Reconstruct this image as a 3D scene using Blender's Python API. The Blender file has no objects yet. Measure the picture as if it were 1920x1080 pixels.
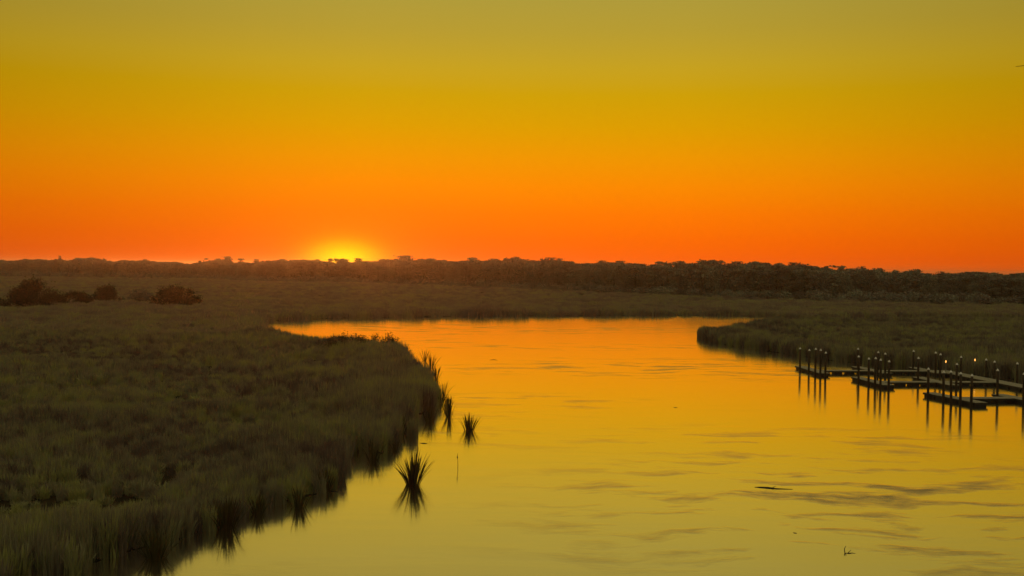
import bpy, math, random
import numpy as np
from mathutils import Vector, Matrix
from mathutils.geometry import tessellate_polygon

R = math.radians
rng = np.random.default_rng(7)
random.seed(7)
S = bpy.context.scene
COL = S.collection

# ------------------------------------------------------------------ camera
CAM_H, F_PX, HORIZON = 14.0, 1867.0, 502.0
ROLL = math.atan(23 / 1920)           # the photograph leans: its horizon drops to the right
PITCH = math.atan((540 - HORIZON) / F_PX)
cam_data = bpy.data.cameras.new('camera')
cam_data.sensor_width = 36.0
cam_data.lens = 36.0 * F_PX / 1920.0
cam_data.clip_start, cam_data.clip_end = 0.5, 30000.0
cam = bpy.data.objects.new('camera', cam_data)
cam.location = (0, 0, CAM_H)
cam.rotation_euler = (Matrix.Rotation(R(90) - PITCH, 3, 'X') @ Matrix.Rotation(ROLL, 3, 'Z')).to_euler()
COL.objects.link(cam)
S.camera = cam

def ray(x, y):
    """direction of a photograph pixel (1920 x 1080) in the world"""
    u, v = (x - 960) / F_PX, (540 - y) / F_PX
    cr_, sr_ = math.cos(ROLL), math.sin(ROLL)
    u, v = u * cr_ - v * sr_, u * sr_ + v * cr_
    c, s = math.cos(PITCH), math.sin(PITCH)
    return Vector((u, c + v * s, -s + v * c))


def px(x, y, z=0.0):
    """the point of the level z that the pixel looks at"""
    d = ray(x, y)
    t = (z - CAM_H) / d.z
    return Vector((d.x * t, d.y * t, z))


def pxd(x, y, dist):
    """the point on the pixel's ray at a given distance along +Y"""
    d = ray(x, y)
    t = dist / d.y
    return Vector((d.x * t, dist, CAM_H + d.z * t))


def col_of(p):
    """column of the photograph in which the world point p shows"""
    c, s = math.cos(PITCH), math.sin(PITCH)
    q = Vector(p) - Vector((0, 0, CAM_H))
    dep = q.y * c - q.z * s
    u, v = q.x / dep, (q.y * s + q.z * c) / dep
    return 960 + F_PX * (u * math.cos(ROLL) + v * math.sin(ROLL))


# ------------------------------------------------------------------ sky and sun
_r = ray(645, 492).normalized()
SUN_AZ = math.atan2(_r.x, _r.y)               # measured from +Y towards +X
GLOW_EL = math.asin(_r.z)
SUN_EL = R(0.75)
world = bpy.data.worlds.new('World')
S.world = world
world.use_nodes = True
NT = world.node_tree
NT.nodes.clear()


def nd(nt, typ, **kw):
    n = nt.nodes.new(typ)
    for k, v in kw.items():
        setattr(n, k, v)
    return n


def mth(nt, op, a, b=None, c=None, clamp=False):
    n = nt.nodes.new('ShaderNodeMath')
    n.operation = op
    n.use_clamp = clamp
    for i, v in enumerate((a, b, c)):
        if v is None:
            continue
        if isinstance(v, (int, float)):
            n.inputs[i].default_value = v
        else:
            nt.links.new(v, n.inputs[i])
    return n.outputs[0]


def lin(c):
    return tuple(((v / 255) / 12.92 if v / 255 <= 0.04045 else ((v / 255 + 0.055) / 1.055) ** 2.4) for v in c)


def ramp(nt, fac, stops, interp='LINEAR'):
    n = nt.nodes.new('ShaderNodeValToRGB')
    cr = n.color_ramp
    cr.interpolation = interp
    while len(cr.elements) < len(stops):
        cr.elements.new(0.5)
    for e, (p, c) in zip(cr.elements, stops):
        e.position = p
        e.color = (*c, 1) if len(c) == 3 else c
    if fac is not None:
        nt.links.new(fac, n.inputs[0])
    return n.outputs[0]


tc = nd(NT, 'ShaderNodeTexCoord')
sep = nd(NT, 'ShaderNodeSeparateXYZ')
NT.links.new(tc.outputs['Generated'], sep.inputs[0])
dx, dy, dz = sep.outputs
zc = mth(NT, 'MAXIMUM', dz, 0.0)
fac = mth(NT, 'SQRT', zc)
sky_stops = [(0, (255, 92, 0)), (.7, (255, 98, 0)), (1.7, (255, 107, 0)), (3.1, (255, 121, 0)), (4.7, (251, 138, 0)), (6.2, (240, 149, 0)), (8.0, (222, 157, 0)),
             (9.8, (207, 160, 6)), (11.3, (199, 162, 32)), (13.3, (184, 157, 50)), (15.1, (176, 156, 60)),
             (18, (176, 158, 71)), (26, (178, 163, 92)), (45, (186, 175, 128)), (90, (194, 186, 154))]
grad = ramp(NT, fac, [(math.sqrt(math.sin(R(e))), lin(c)) for e, c in sky_stops])
# fall-off away from the sunset's azimuth
az0 = R(0.5)
hlen = mth(NT, 'SQRT', mth(NT, 'ADD', mth(NT, 'MULTIPLY', dx, dx), mth(NT, 'MULTIPLY', dy, dy)))
hl = mth(NT, 'MAXIMUM', hlen, 1e-4)
cosd = mth(NT, 'DIVIDE', mth(NT, 'ADD', mth(NT, 'MULTIPLY', dx, math.sin(az0)), mth(NT, 'MULTIPLY', dy, math.cos(az0))), hl)
half = mth(NT, 'SQRT', mth(NT, 'MAXIMUM', mth(NT, 'MULTIPLY', mth(NT, 'SUBTRACT', 1.0, cosd), 0.5), 0.0))   # sin(diff / 2)
azf = ramp(NT, half, [(0.0, (1, 1, 1)), (.08, (.99,) * 3), (.13, (.93,) * 3), (.2, (.80,) * 3), (.26, (.69,) * 3), (.5, (.5,) * 3), (1, (.34,) * 3)])
mul = nd(NT, 'ShaderNodeMix', data_type='RGBA', blend_type='MULTIPLY')
mul.inputs[0].default_value = 1
NT.links.new(grad, mul.inputs[6])
hi_f = ramp(NT, zc, [(.12, (0, 0, 0)), (.75, (1, 1, 1))])       # the fall-off dies out towards the zenith
azm = nd(NT, 'ShaderNodeMix', data_type='RGBA', blend_type='MIX')
NT.links.new(hi_f, azm.inputs[0])
NT.links.new(azf, azm.inputs[6])
azm.inputs[7].default_value = (.85, .85, .85, 1)
NT.links.new(azm.outputs[2], mul.inputs[7])
# away from the sunset the low sky turns from orange to a dull dusk grey
dusk = nd(NT, 'ShaderNodeMix', data_type='RGBA', blend_type='MIX')
NT.links.new(mth(NT, 'MULTIPLY', ramp(NT, half, [(.3, (0, 0, 0)), (.8, (1, 1, 1))]), mth(NT, 'SUBTRACT', 1.0, hi_f)), dusk.inputs[0])
NT.links.new(mul.outputs[2], dusk.inputs[6])
dusk.inputs[7].default_value = (*lin((84, 79, 72)), 1)
# glow of the sun setting behind the trees
azs = mth(NT, 'SUBTRACT', mth(NT, 'ARCTAN2', dx, dy), SUN_AZ)
els = mth(NT, 'SUBTRACT', mth(NT, 'ARCSINE', dz), GLOW_EL)


def gauss(sa, se):
    a = mth(NT, 'POWER', mth(NT, 'ABSOLUTE', mth(NT, 'DIVIDE', azs, R(sa))), 2.0)
    b = mth(NT, 'POWER', mth(NT, 'ABSOLUTE', mth(NT, 'DIVIDE', els, R(se))), 2.0)
    return mth(NT, 'EXPONENT', mth(NT, 'MULTIPLY', mth(NT, 'ADD', a, b), -1.0))


glow = None
for sa, se, col in ((1.75, .98, (.7, .74, 0.0)), (4.2, 2.3, (.25, .08, 0.0))):
    g = gauss(sa, se)
    v = nd(NT, 'ShaderNodeVectorMath', operation='SCALE')
    v.inputs[0].default_value = col
    NT.links.new(g, v.inputs['Scale'])
    if glow is None:
        glow = v.outputs[0]
    else:
        ad = nd(NT, 'ShaderNodeVectorMath', operation='ADD')
        NT.links.new(glow, ad.inputs[0])
        NT.links.new(v.outputs[0], ad.inputs[1])
        glow = ad.outputs[0]
ad = nd(NT, 'ShaderNodeVectorMath', operation='ADD')
NT.links.new(dusk.outputs[2], ad.inputs[0])
NT.links.new(glow, ad.inputs[1])
bg1 = nd(NT, 'ShaderNodeBackground')
NT.links.new(ad.outputs[0], bg1.inputs[0])
bg1.inputs[1].default_value = 1.0
sky = nd(NT, 'ShaderNodeTexSky', sky_type='NISHITA')
sky.sun_disc = False
sky.sun_elevation = SUN_EL
sky.sun_rotation = SUN_AZ
sky.altitude = 10
sky.air_density, sky.dust_density, sky.ozone_density = 1.6, 3.0, 0.6
warm = nd(NT, 'ShaderNodeMix', data_type='RGBA', blend_type='MULTIPLY')
warm.inputs[0].default_value = 1
NT.links.new(sky.outputs[0], warm.inputs[6])
warm.inputs[7].default_value = (1.0, 0.75, 0.15, 1)
bg2 = nd(NT, 'ShaderNodeBackground')
NT.links.new(warm.outputs[2], bg2.inputs[0])
bg2.inputs[1].default_value = 0.006
adds = nd(NT, 'ShaderNodeAddShader')
NT.links.new(bg1.outputs[0], adds.inputs[0])
NT.links.new(bg2.outputs[0], adds.inputs[1])
wo = nd(NT, 'ShaderNodeOutputWorld')
NT.links.new(adds.outputs[0], wo.inputs[0])

sun_data = bpy.data.lights.new('sun', 'SUN')
sun_data.energy = 1.2
sun_data.angle = R(0.5)
sun_data.color = (1.0, 0.22, 0.03)
sun = bpy.data.objects.new('sun', sun_data)
sdir = Vector((math.sin(SUN_AZ) * math.cos(SUN_EL), math.cos(SUN_AZ) * math.cos(SUN_EL), math.sin(SUN_EL)))
sun.rotation_euler = sdir.to_track_quat('Z', 'Y').to_euler()
sun.location = (-60, 300, 60)
COL.objects.link(sun)

vs = S.view_settings
vs.view_transform = 'Standard'
vs.look = 'None'
vs.exposure = 0.0
vs.gamma = 1.0
S.render.engine = 'CYCLES'
cy = S.cycles
cy.use_denoising = True
cy.max_bounces = 6
cy.diffuse_bounces = 2
cy.glossy_bounces = 3
cy.transmission_bounces = 2
cy.volume_bounces = 0
cy.caustics_reflective = False
cy.caustics_refractive = False


# ------------------------------------------------------------------ helpers
def mat(name):
    m = bpy.data.materials.new(name)
    m.use_nodes = True
    nt = m.node_tree
    nt.nodes.clear()
    out = nt.nodes.new('ShaderNodeOutputMaterial')
    return m, nt, out


def noise(nt, scale, detail=3, rough=.55, vec=None, dims='3D'):
    n = nt.nodes.new('ShaderNodeTexNoise')
    n.noise_dimensions = dims
    n.inputs['Scale'].default_value = scale
    n.inputs['Detail'].default_value = detail
    n.inputs['Roughness'].default_value = rough
    if vec is not None:
        nt.links.new(vec, n.inputs['Vector'])
    return n.outputs[0]


def scaled_pos(nt, sx, sy, sz=1.0, off=(0, 0, 0)):
    g = nt.nodes.new('ShaderNodeNewGeometry')
    m = nt.nodes.new('ShaderNodeMapping')
    m.inputs['Scale'].default_value = (sx, sy, sz)
    m.inputs['Location'].default_value = off
    nt.links.new(g.outputs['Position'], m.inputs[0])
    return m.outputs[0]


def simple(name, cols, scale=3.0, rough=.8, stretch=(1, 1, 1), bump=0.0, spec=.3):
    """colour varied by two layers of noise in world space"""
    m, nt, out = mat(name)
    b = nt.nodes.new('ShaderNodeBsdfPrincipled')
    p = scaled_pos(nt, *stretch)
    f = noise(nt, scale, 5, .6, p)
    lo, hi = .32, .68
    st = [(lo + (hi - lo) * i / (len(cols) - 1), c) for i, c in enumerate(cols)]
    nt.links.new(ramp(nt, f, st), b.inputs['Base Color'])
    b.inputs['Roughness'].default_value = rough
    b.inputs['Specular IOR Level'].default_value = spec
    if bump:
        bn = nt.nodes.new('ShaderNodeBump')
        bn.inputs['Strength'].default_value = bump
        bn.inputs['Distance'].default_value = .02
        nt.links.new(noise(nt, scale * 6, 4, .6, p), bn.inputs['Height'])
        nt.links.new(bn.outputs[0], b.inputs['Normal'])
    nt.links.new(b.outputs[0], out.inputs[0])
    return m


def leafy(name, cols, patch=0.05, fine=1.2, trans=.25, stretch_y=.35):
    """foliage: broad patches of tone, a finer variation and a random shift of each instance"""
    m, nt, out = mat(name)
    p = scaled_pos(nt, 1, stretch_y, .2)
    f1 = noise(nt, patch, 4, .6, p)
    f2 = noise(nt, fine, 2, .5, p)
    oi = nt.nodes.new('ShaderNodeObjectInfo')
    f = mth(nt, 'ADD', mth(nt, 'MULTIPLY', f1, .55), mth(nt, 'ADD', mth(nt, 'MULTIPLY', f2, .25), mth(nt, 'MULTIPLY', oi.outputs['Random'], .20)))
    lo, hi = .40, .60
    st = [(lo + (hi - lo) * i / (len(cols) - 1), c) for i, c in enumerate(cols)]
    c = ramp(nt, f, st)
    d = nt.nodes.new('ShaderNodeBsdfDiffuse')
    nt.links.new(c, d.inputs[0])
    t = nt.nodes.new('ShaderNodeBsdfTranslucent')
    nt.links.new(c, t.inputs[0])
    mx = nt.nodes.new('ShaderNodeMixShader')
    mx.inputs[0].default_value = trans
    nt.links.new(d.outputs[0], mx.inputs[1])
    nt.links.new(t.outputs[0], mx.inputs[2])
    nt.links.new(mx.outputs[0], out.inputs[0])
    return m


class MB:
    """collects faces; build() links them as one mesh object"""
    def __init__(self):
        self.v, self.f = [], []

    def add(self, verts, faces):
        o = len(self.v)
        self.v += [tuple(q) for q in verts]
        self.f += [tuple(i + o for i in q) for q in faces]

    def box(self, c, sx, sy, sz, rz=0.0):
        """c: centre of the bottom"""
        ca, sa = math.cos(rz), math.sin(rz)
        vs_ = []
        for z in (0, sz):
            for x, y in ((-1, -1), (1, -1), (1, 1), (-1, 1)):
                a, b = x * sx / 2, y * sy / 2
                vs_.append((c[0] + a * ca - b * sa, c[1] + a * sa + b * ca, c[2] + z))
        self.add(vs_, [(3, 2, 1, 0), (4, 5, 6, 7), (0, 1, 5, 4), (1, 2, 6, 5), (2, 3, 7, 6), (3, 0, 4, 7)])

    def tube(self, pts, rad, n=8, cap=True):
        pts = [Vector(p) for p in pts]
        rings = []
        for i, p in enumerate(pts):
            d = (pts[min(i + 1, len(pts) - 1)] - pts[max(i - 1, 0)]).normalized()
            a = d.cross(Vector((0, 0, 1)) if abs(d.z) < .9 else Vector((1, 0, 0))).normalized()
            b = d.cross(a)
            r = rad[i] if hasattr(rad, '__len__') else rad
            rings.append([p + (a * math.cos(2 * math.pi * k / n) + b * math.sin(2 * math.pi * k / n)) * r for k in range(n)])
        vs_ = [q for r_ in rings for q in r_]
        fs = []
        for i in range(len(rings) - 1):
            for k in range(n):
                k2 = (k + 1) % n
                fs.append((i * n + k, i * n + k2, (i + 1) * n + k2, (i + 1) * n + k))
        if cap:
            fs.append(tuple(range(n - 1, -1, -1)))
            fs.append(tuple((len(rings) - 1) * n + k for k in range(n)))
        self.add(vs_, fs)

    def mesh(self, name, m, smooth=False):
        me = bpy.data.meshes.new(name)
        me.from_pydata(self.v, [], self.f)
        if m is not None:
            me.materials.append(m)
        if smooth:
            for p in me.polygons:
                p.use_smooth = True
        me.update()
        return me

    def build(self, name, m, parent=None, smooth=False, col=None):
        o = bpy.data.objects.new(name, self.mesh(name, m, smooth))
        (col or COL).objects.link(o)
        if parent is not None:
            o.parent = parent
        return o


def tag(o, label=None, cat=None, group=None, kind=None):
    for k, v in (('label', label), ('category', cat), ('group', group), ('kind', kind)):
        if v:
            o[k] = v
    return o


def empty(name, loc, rz=0.0):
    o = bpy.data.objects.new(name, None)
    o.empty_display_size = .3
    o.location = loc
    o.rotation_euler = (0, 0, rz)
    COL.objects.link(o)
    return o


def child(name, me, parent):
    o = bpy.data.objects.new(name, me)
    COL.objects.link(o)
    o.parent = parent
    return o


# ------------------------------------------------------------------ materials
M = {}
M['mud'] = simple('marsh_mud', [(.012, .010, .006), (.022, .018, .009), (.03, .024, .012)], .4, .95, bump=.4, spec=.03)
M['bed'] = simple('river_bed', [(.02, .016, .01), (.03, .025, .014)], .2, .9)
M['grass'] = leafy('marsh_grass_blades', [(.135, .11, .098), (.24, .21, .16), (.28, .275, .165), (.345, .35, .135)], .06, 1.1, .10, 1.1)
M['far_grass'] = leafy('far_marsh_grass', [(.24, .185, .16), (.31, .265, .19), (.35, .335, .165)], .03, .3, .12, 1.0)
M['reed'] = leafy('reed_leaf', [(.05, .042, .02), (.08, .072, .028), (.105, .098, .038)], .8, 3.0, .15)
M['tree'] = leafy('tree_leaf', [(.145, .13, .118), (.185, .18, .15), (.215, .225, .17)], .09, .5, .10)
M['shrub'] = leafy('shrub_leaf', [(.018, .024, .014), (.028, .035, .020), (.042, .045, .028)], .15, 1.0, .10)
M['bark'] = simple('bark', [(.03, .024, .018), (.055, .045, .034)], 2.0, .9, (1, 1, .2))
M['pale_bark'] = simple('pale_bark', [(.06, .052, .04), (.10, .088, .07)], 2.0, .9, (1, 1, .2))
M['piling'] = simple('piling_timber', [(.035, .024, .014), (.065, .045, .026)], 5.0, .85, (1, 1, .15), .5)
M['cap'] = simple('white_plastic', [(.62, .60, .55), (.8, .79, .76)], 6.0, .5)
M['deck'] = simple('weathered_decking', [(.14, .13, .095), (.21, .195, .15), (.26, .24, .19)], 4.0, .8, (1, 1, 1), .4)
M['rim'] = simple('dark_dock_timber', [(.03, .026, .018), (.06, .05, .036)], 4.0, .85, (1, 1, 1), .4)
M['float'] = simple('black_float', [(.012, .012, .012), (.025, .024, .022)], 3.0, .6)
M['metal'] = simple('dull_metal', [(.10, .10, .09), (.15, .145, .13)], 5.0, .5)
M['wood'] = simple('wet_driftwood', [(.012, .009, .006), (.028, .021, .014)], 6.0, .6, (1, 1, 1), .4)
M['bird'] = simple('bird_feather', [(.02, .018, .014), (.04, .034, .026)], 9.0, .8)
m, nt, out = mat('lamp_glow')
em = nt.nodes.new('ShaderNodeEmission')
em.inputs[0].default_value = (1.0, .42, .08, 1)
em.inputs[1].default_value = 2.2
nt.links.new(em.outputs[0], out.inputs[0])
M['glow'] = m

# water: a smooth reflecting surface with streaks of wind ripple
m, nt, out = mat('river_water')
g_ = nt.nodes.new('ShaderNodeBsdfGlossy')
g_.distribution = 'GGX'
d_ = nt.nodes.new('ShaderNodeBsdfDiffuse')
d_.inputs[0].default_value = (.055, .045, .026, 1)
warp = noise(nt, .06, 3, .6, scaled_pos(nt, 1, 1))
wv = nt.nodes.new('ShaderNodeVectorMath')
wv.operation = 'MULTIPLY_ADD'
cmb = nt.nodes.new('ShaderNodeCombineXYZ')
nt.links.new(warp, cmb.inputs[1])
nt.links.new(cmb.outputs[0], wv.inputs[0])
wv.inputs[1].default_value = (0, 2.2, 0)
nt.links.new(scaled_pos(nt, .11, .30), wv.inputs[2])
big = noise(nt, .22, 3, .5, scaled_pos(nt, .07, .16, 1, (31, 7, 0)))
st1 = noise(nt, 1.0, 6, .62, wv.outputs[0])
gc = px(1690, 965)                          # a gust ruffles the water here
vd = nt.nodes.new('ShaderNodeVectorMath')
vd.operation = 'DISTANCE'
nt.links.new(scaled_pos(nt, .8, 1, 0), vd.inputs[0])
vd.inputs[1].default_value = (gc.x * .8, gc.y, 0)
gust = mth(nt, 'ADD', ramp(nt, big, [(.47, (.02,) * 3), (.66, (.6,) * 3)]),
           ramp(nt, mth(nt, 'DIVIDE', vd.outputs['Value'], 40.0), [(.15, (1, 1, 1)), (.55, (0, 0, 0))]), clamp=True)
streak = mth(nt, 'MULTIPLY', ramp(nt, st1, [(.515, (0, 0, 0)), (.57, (.4,) * 3), (.66, (1, 1, 1))]),
             gust)
rip = noise(nt, 1.0, 3, .6, scaled_pos(nt, 1.6, 4.5))
swell = noise(nt, 1.0, 2, .5, scaled_pos(nt, .12, .5))
hgt = mth(nt, 'ADD', mth(nt, 'MULTIPLY', rip, mth(nt, 'ADD', mth(nt, 'MULTIPLY', streak, .022), .0014)), mth(nt, 'MULTIPLY', swell, .008))
bn = nt.nodes.new('ShaderNodeBump')
bn.inputs['Strength'].default_value = 1.0
bn.inputs['Distance'].default_value = 1.0
nt.links.new(hgt, bn.inputs['Height'])
nt.links.new(bn.outputs[0], g_.inputs['Normal'])
nt.links.new(mth(nt, 'ADD', mth(nt, 'MULTIPLY', streak, .20), .115), g_.inputs['Roughness'])
g_.inputs[0].default_value = (1.0, .975, .94, 1)
fr = nt.nodes.new('ShaderNodeFresnel')
fr.inputs[0].default_value = 1.33
nt.links.new(bn.outputs[0], fr.inputs['Normal'])
ff = ramp(nt, fr.outputs[0], [(.02, (.12,) * 3), (.14, (.68,) * 3), (.19, (.86,) * 3), (.25, (.94,) * 3), (.4, (.98,) * 3), (1, (1, 1, 1))])
ff = mth(nt, 'MULTIPLY', ff, mth(nt, 'SUBTRACT', 1.0, mth(nt, 'MULTIPLY', streak, .64)))      # the ripples' darker reflection put into the mix, with drifting scum, in wisps
mx = nt.nodes.new('ShaderNodeMixShader')
nt.links.new(ff, mx.inputs[0])
nt.links.new(d_.outputs[0], mx.inputs[1])
nt.links.new(g_.outputs[0], mx.inputs[2])
nt.links.new(mx.outputs[0], out.inputs[0])
M['water'] = m

# ------------------------------------------------------------------ the setting
def sheet(name, x0, x1, y0, y1, z, m):
    b = MB()
    b.add([(x0, y0, z), (x1, y0, z), (x1, y1, z), (x0, y1, z)], [(0, 1, 2, 3)])
    return tag(b.build(name, m), kind='structure')


sheet('ground', -3000, 3000, -120, 5000, -1.6, M['bed'])
sheet('water', -2990, 2990, -115, 4990, 0.0, M['water'])

GZ = 2.3           # height of the reeds that hide a shore seen from the landward side
LB = [(-60, 1150), (60, 1092), (150, 1064), (212, 1042), (255, 1030), (330, 1014), (395, 988), (440, 964), (470, 954), (545, 938), (596, 926), (626, 900), (628, 872),
      (644, 850), (680, 844), (716, 850), (740, 830), (743, 806), (754, 786), (772, 776), (790, 777), (810, 760), (801, 734), (793, 711)]
LBACK = [(787, 684), (774, 664), (760, 653), (740, 642), (650, 630), (590, 625), (545, 617), (500, 609), (470, 604)]
FARB = [(486, 604), (530, 601), (600, 598), (640, 596.5), (760, 594.5), (900, 592.5), (1100, 591.5), (1300, 591), (1400, 592), (1450, 594.5), (1500, 597),
        (1700, 596), (1920, 597.5), (2200, 600)]
land = [Vector((-70, 20, 0)), Vector((-30, 30, 0))]
land += [px(x, y) for x, y in LB] + [px(x, y, GZ) for x, y in LBACK] + [px(x, y) for x, y in FARB]
land += [Vector((2900, 300, 0)), Vector((2900, 4900, 0)), Vector((-2900, 4900, 0)), Vector((-2900, 20, 0))]
RBN = [(1990, 722), (1920, 714), (1850, 706), (1760, 696), (1700, 691), (1600, 680), (1550, 675), (1480, 664), (1400, 653), (1356, 646), (1334, 641), (1322, 635),
       (1320, 627)]
RBB = [(1331, 615), (1356, 608), (1400, 600), (1470, 595.5), (1540, 592), (1700, 590.5), (1920, 590.5), (2200, 591)]
rland = [px(x, y) for x, y in RBN] + [px(x, y, GZ) for x, y in RBB] + [Vector((600, 232, 0)), Vector((600, 60, 0)), Vector((110, 90, 0))]


def wiggle(poly, step=2.5, amp=.55, lim=420):
    """breaks a shoreline into short irregular pieces"""
    res = []
    n = len(poly)
    for i in range(n):
        a, b = poly[i], poly[(i + 1) % n]
        res.append(Vector((a.x, a.y, 0)))
        L = (b - a).xy.length
        if L < lim and max(abs(a.x), abs(a.y)) < 700:
            k = int(L / step)
            nrm = Vector((-(b - a).y, (b - a).x, 0)).normalized()
            for j in range(1, k):
                t = j / k
                res.append(Vector((a.x + (b.x - a.x) * t, a.y + (b.y - a.y) * t, 0)) + nrm * rng.normal(0, amp) * .6)
    return res


land, rland = wiggle(land), wiggle(rland)


def marsh(name, poly):
    tris = tessellate_polygon([[Vector((p.x, p.y, 0)) for p in poly]])
    n = len(poly)
    b = MB()
    top = [(p.x, p.y, .03) for p in poly]
    b.add(top, [tuple(t) for t in tris])
    low = [(p.x, p.y, -1.5) for p in poly]
    b.add(top + low, [(i, (i + 1) % n, n + (i + 1) % n, n + i) for i in range(n)])
    o = b.build(name, M['mud'])
    return tag(o, kind='structure')


marsh('marsh_ground', land)
marsh('marsh_spit', rland)


def inside(poly, X, Y):
    r = np.zeros(len(X), bool)
    n = len(poly)
    for i in range(n):
        ax, ay = poly[i].x, poly[i].y
        bx, by = poly[(i + 1) % n].x, poly[(i + 1) % n].y
        if ay == by:
            continue
        c = ((ay > Y) != (by > Y)) & (X < (bx - ax) * (Y - ay) / (by - ay) + ax)
        r ^= c
    return r


def shore_dist(poly, X, Y):
    d = np.full(len(X), 1e9)
    n = len(poly)
    for i in range(n):
        a, b = poly[i], poly[(i + 1) % n]
        if max(abs(a.x), abs(b.x)) > 700 or max(a.y, b.y) > 700:
            continue
        vx, vy = b.x - a.x, b.y - a.y
        L = vx * vx + vy * vy + 1e-9
        t = np.clip(((X - a.x) * vx + (Y - a.y) * vy) / L, 0, 1)
        d = np.minimum(d, np.hypot(X - a.x - t * vx, Y - a.y - t * vy))
    return d


# smooth value noise for thinning and heights
_grid = rng.random((256, 256))


def vnoise(X, Y, s):
    u, v = X / s + 1000.3, Y / s + 1000.7
    i, j = np.floor(u).astype(int), np.floor(v).astype(int)
    a, b = u - i, v - j
    a, b = a * a * (3 - 2 * a), b * b * (3 - 2 * b)
    G = lambda p, q: _grid[p % 256, q % 256]
    return (G(i, j) * (1 - a) + G(i + 1, j) * a) * (1 - b) + (G(i, j + 1) * (1 - a) + G(i + 1, j + 1) * a) * b


# ------------------------------------------------------------------ scattering (stuff only)
def scatter(name, P, rot, scl, idx, meshes, kind_label, cat):
    """one object that carries many tufts on points"""
    src = bpy.data.collections.new(name + '_source')
    for k, me in enumerate(meshes):
        o = bpy.data.objects.new('%s_piece_%02d' % (name, k), me)
        src.objects.link(o)
    me = bpy.data.meshes.new(name)
    n = len(P)
    me.vertices.add(n)
    me.vertices.foreach_set('co', np.asarray(P, np.float32).ravel())
    for nm, typ, arr, key in (('rot', 'FLOAT_VECTOR', rot, 'vector'), ('scl', 'FLOAT_VECTOR', scl, 'vector'), ('idx', 'INT', idx, 'value')):
        at = me.attributes.new(nm, typ, 'POINT')
        at.data.foreach_set(key, np.asarray(arr, np.int32 if typ == 'INT' else np.float32).ravel())
    o = bpy.data.objects.new(name, me)
    COL.objects.link(o)
    ng = bpy.data.node_groups.new(name, 'GeometryNodeTree')
    ng.interface.new_socket('Geometry', in_out='INPUT', socket_type='NodeSocketGeometry')
    ng.interface.new_socket('Geometry', in_out='OUTPUT', socket_type='NodeSocketGeometry')
    gi, go = ng.nodes.new('NodeGroupInput'), ng.nodes.new('NodeGroupOutput')
    ci = ng.nodes.new('GeometryNodeCollectionInfo')
    ci.inputs['Collection'].default_value = src
    ci.inputs['Separate Children'].default_value = True
    ci.inputs['Reset Children'].default_value = True
    ip = ng.nodes.new('GeometryNodeInstanceOnPoints')
    ip.inputs['Pick Instance'].default_value = True
    ng.links.new(gi.outputs[0], ip.inputs['Points'])
    ng.links.new(ci.outputs[0], ip.inputs['Instance'])
    for nm, dt, sock in (('rot', 'FLOAT_VECTOR', 'Rotation'), ('scl', 'FLOAT_VECTOR', 'Scale'), ('idx', 'INT', 'Instance Index')):
        a = ng.nodes.new('GeometryNodeInputNamedAttribute')
        a.data_type = dt
        a.inputs['Name'].default_value = nm
        ng.links.new(a.outputs[0], ip.inputs[sock])
    ng.links.new(ip.outputs[0], go.inputs[0])
    md = o.modifiers.new('scatter', 'NODES')
    md.node_group = ng
    return tag(o, kind_label, cat, kind='stuff')


def tuft_mesh(name, blades, radius, h, width, m, seed, lean=.5, segs=3):
    """arching blades fanning out of a tussock"""
    g = np.random.default_rng(seed)
    v, f = [], []
    for _ in range(blades):
        a, r = g.uniform(0, 2 * math.pi), radius * math.sqrt(g.random())
        bx, by = .75 * r * math.cos(a), .75 * r * math.sin(a)
        hh = h * g.uniform(.55, 1.0) * (1 - .3 * (r / radius) ** 2)
        la = a + g.normal(0, .8)
        le = hh * min(.9, abs(g.normal(0, lean)) * (.35 + .65 * r / radius) + .03)
        tx, ty = math.cos(la), math.sin(la)
        wa = la + math.pi / 2 + g.normal(0, .7)
        wx, wy = math.cos(wa) * width / 2, math.sin(wa) * width / 2
        o = len(v)
        for s in range(segs + 1):
            t = s / segs
            k = le * t ** 2
            z = hh * (t - .42 * (le / hh) * t ** 3) - .05
            w = 1 - .4 * t
            if s < segs:
                v += [(bx + tx * k - wx * w, by + ty * k - wy * w, z), (bx + tx * k + wx * w, by + ty * k + wy * w, z)]
            else:
                v.append((bx + tx * k, by + ty * k, z))
        for s in range(segs - 1):
            f.append((o + 2 * s, o + 2 * s + 1, o + 2 * s + 3, o + 2 * s + 2))
        f.append((o + 2 * (segs - 1), o + 2 * (segs - 1) + 1, o + 2 * segs))
    me = bpy.data.meshes.new(name)
    me.from_pydata(v, [], f)
    me.materials.append(m)
    return me


stand_tufts = [tuft_mesh('stand_tuft', 110, .6, 2.0, .052, M['grass'], 150 + k, .16 + .06 * (k % 2)) for k in range(6)]
near_tufts = stand_tufts + [tuft_mesh('near_tuft', 85, .85, 1.9, .055, M['grass'], 100 + k, .5 + .12 * (k % 3)) for k in range(8)]
mid_stand = [tuft_mesh('mid_stand_tuft', 100, .9, 2.0, .085, M['grass'], 250 + k, .18) for k in range(5)]
mid_tufts = mid_stand + [tuft_mesh('mid_tuft', 95, 1.3, 1.8, .095, M['grass'], 200 + k, .55) for k in range(6)]
far_stand = [tuft_mesh('far_stand_tuft', 130, 2.4, 2.0, .22, M['far_grass'], 350 + k, .18) for k in range(4)]
far_tufts = far_stand + [tuft_mesh('far_tuft', 120, 3.2, 1.7, .26, M['far_grass'], 300 + k, .5) for k in range(6)]


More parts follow.
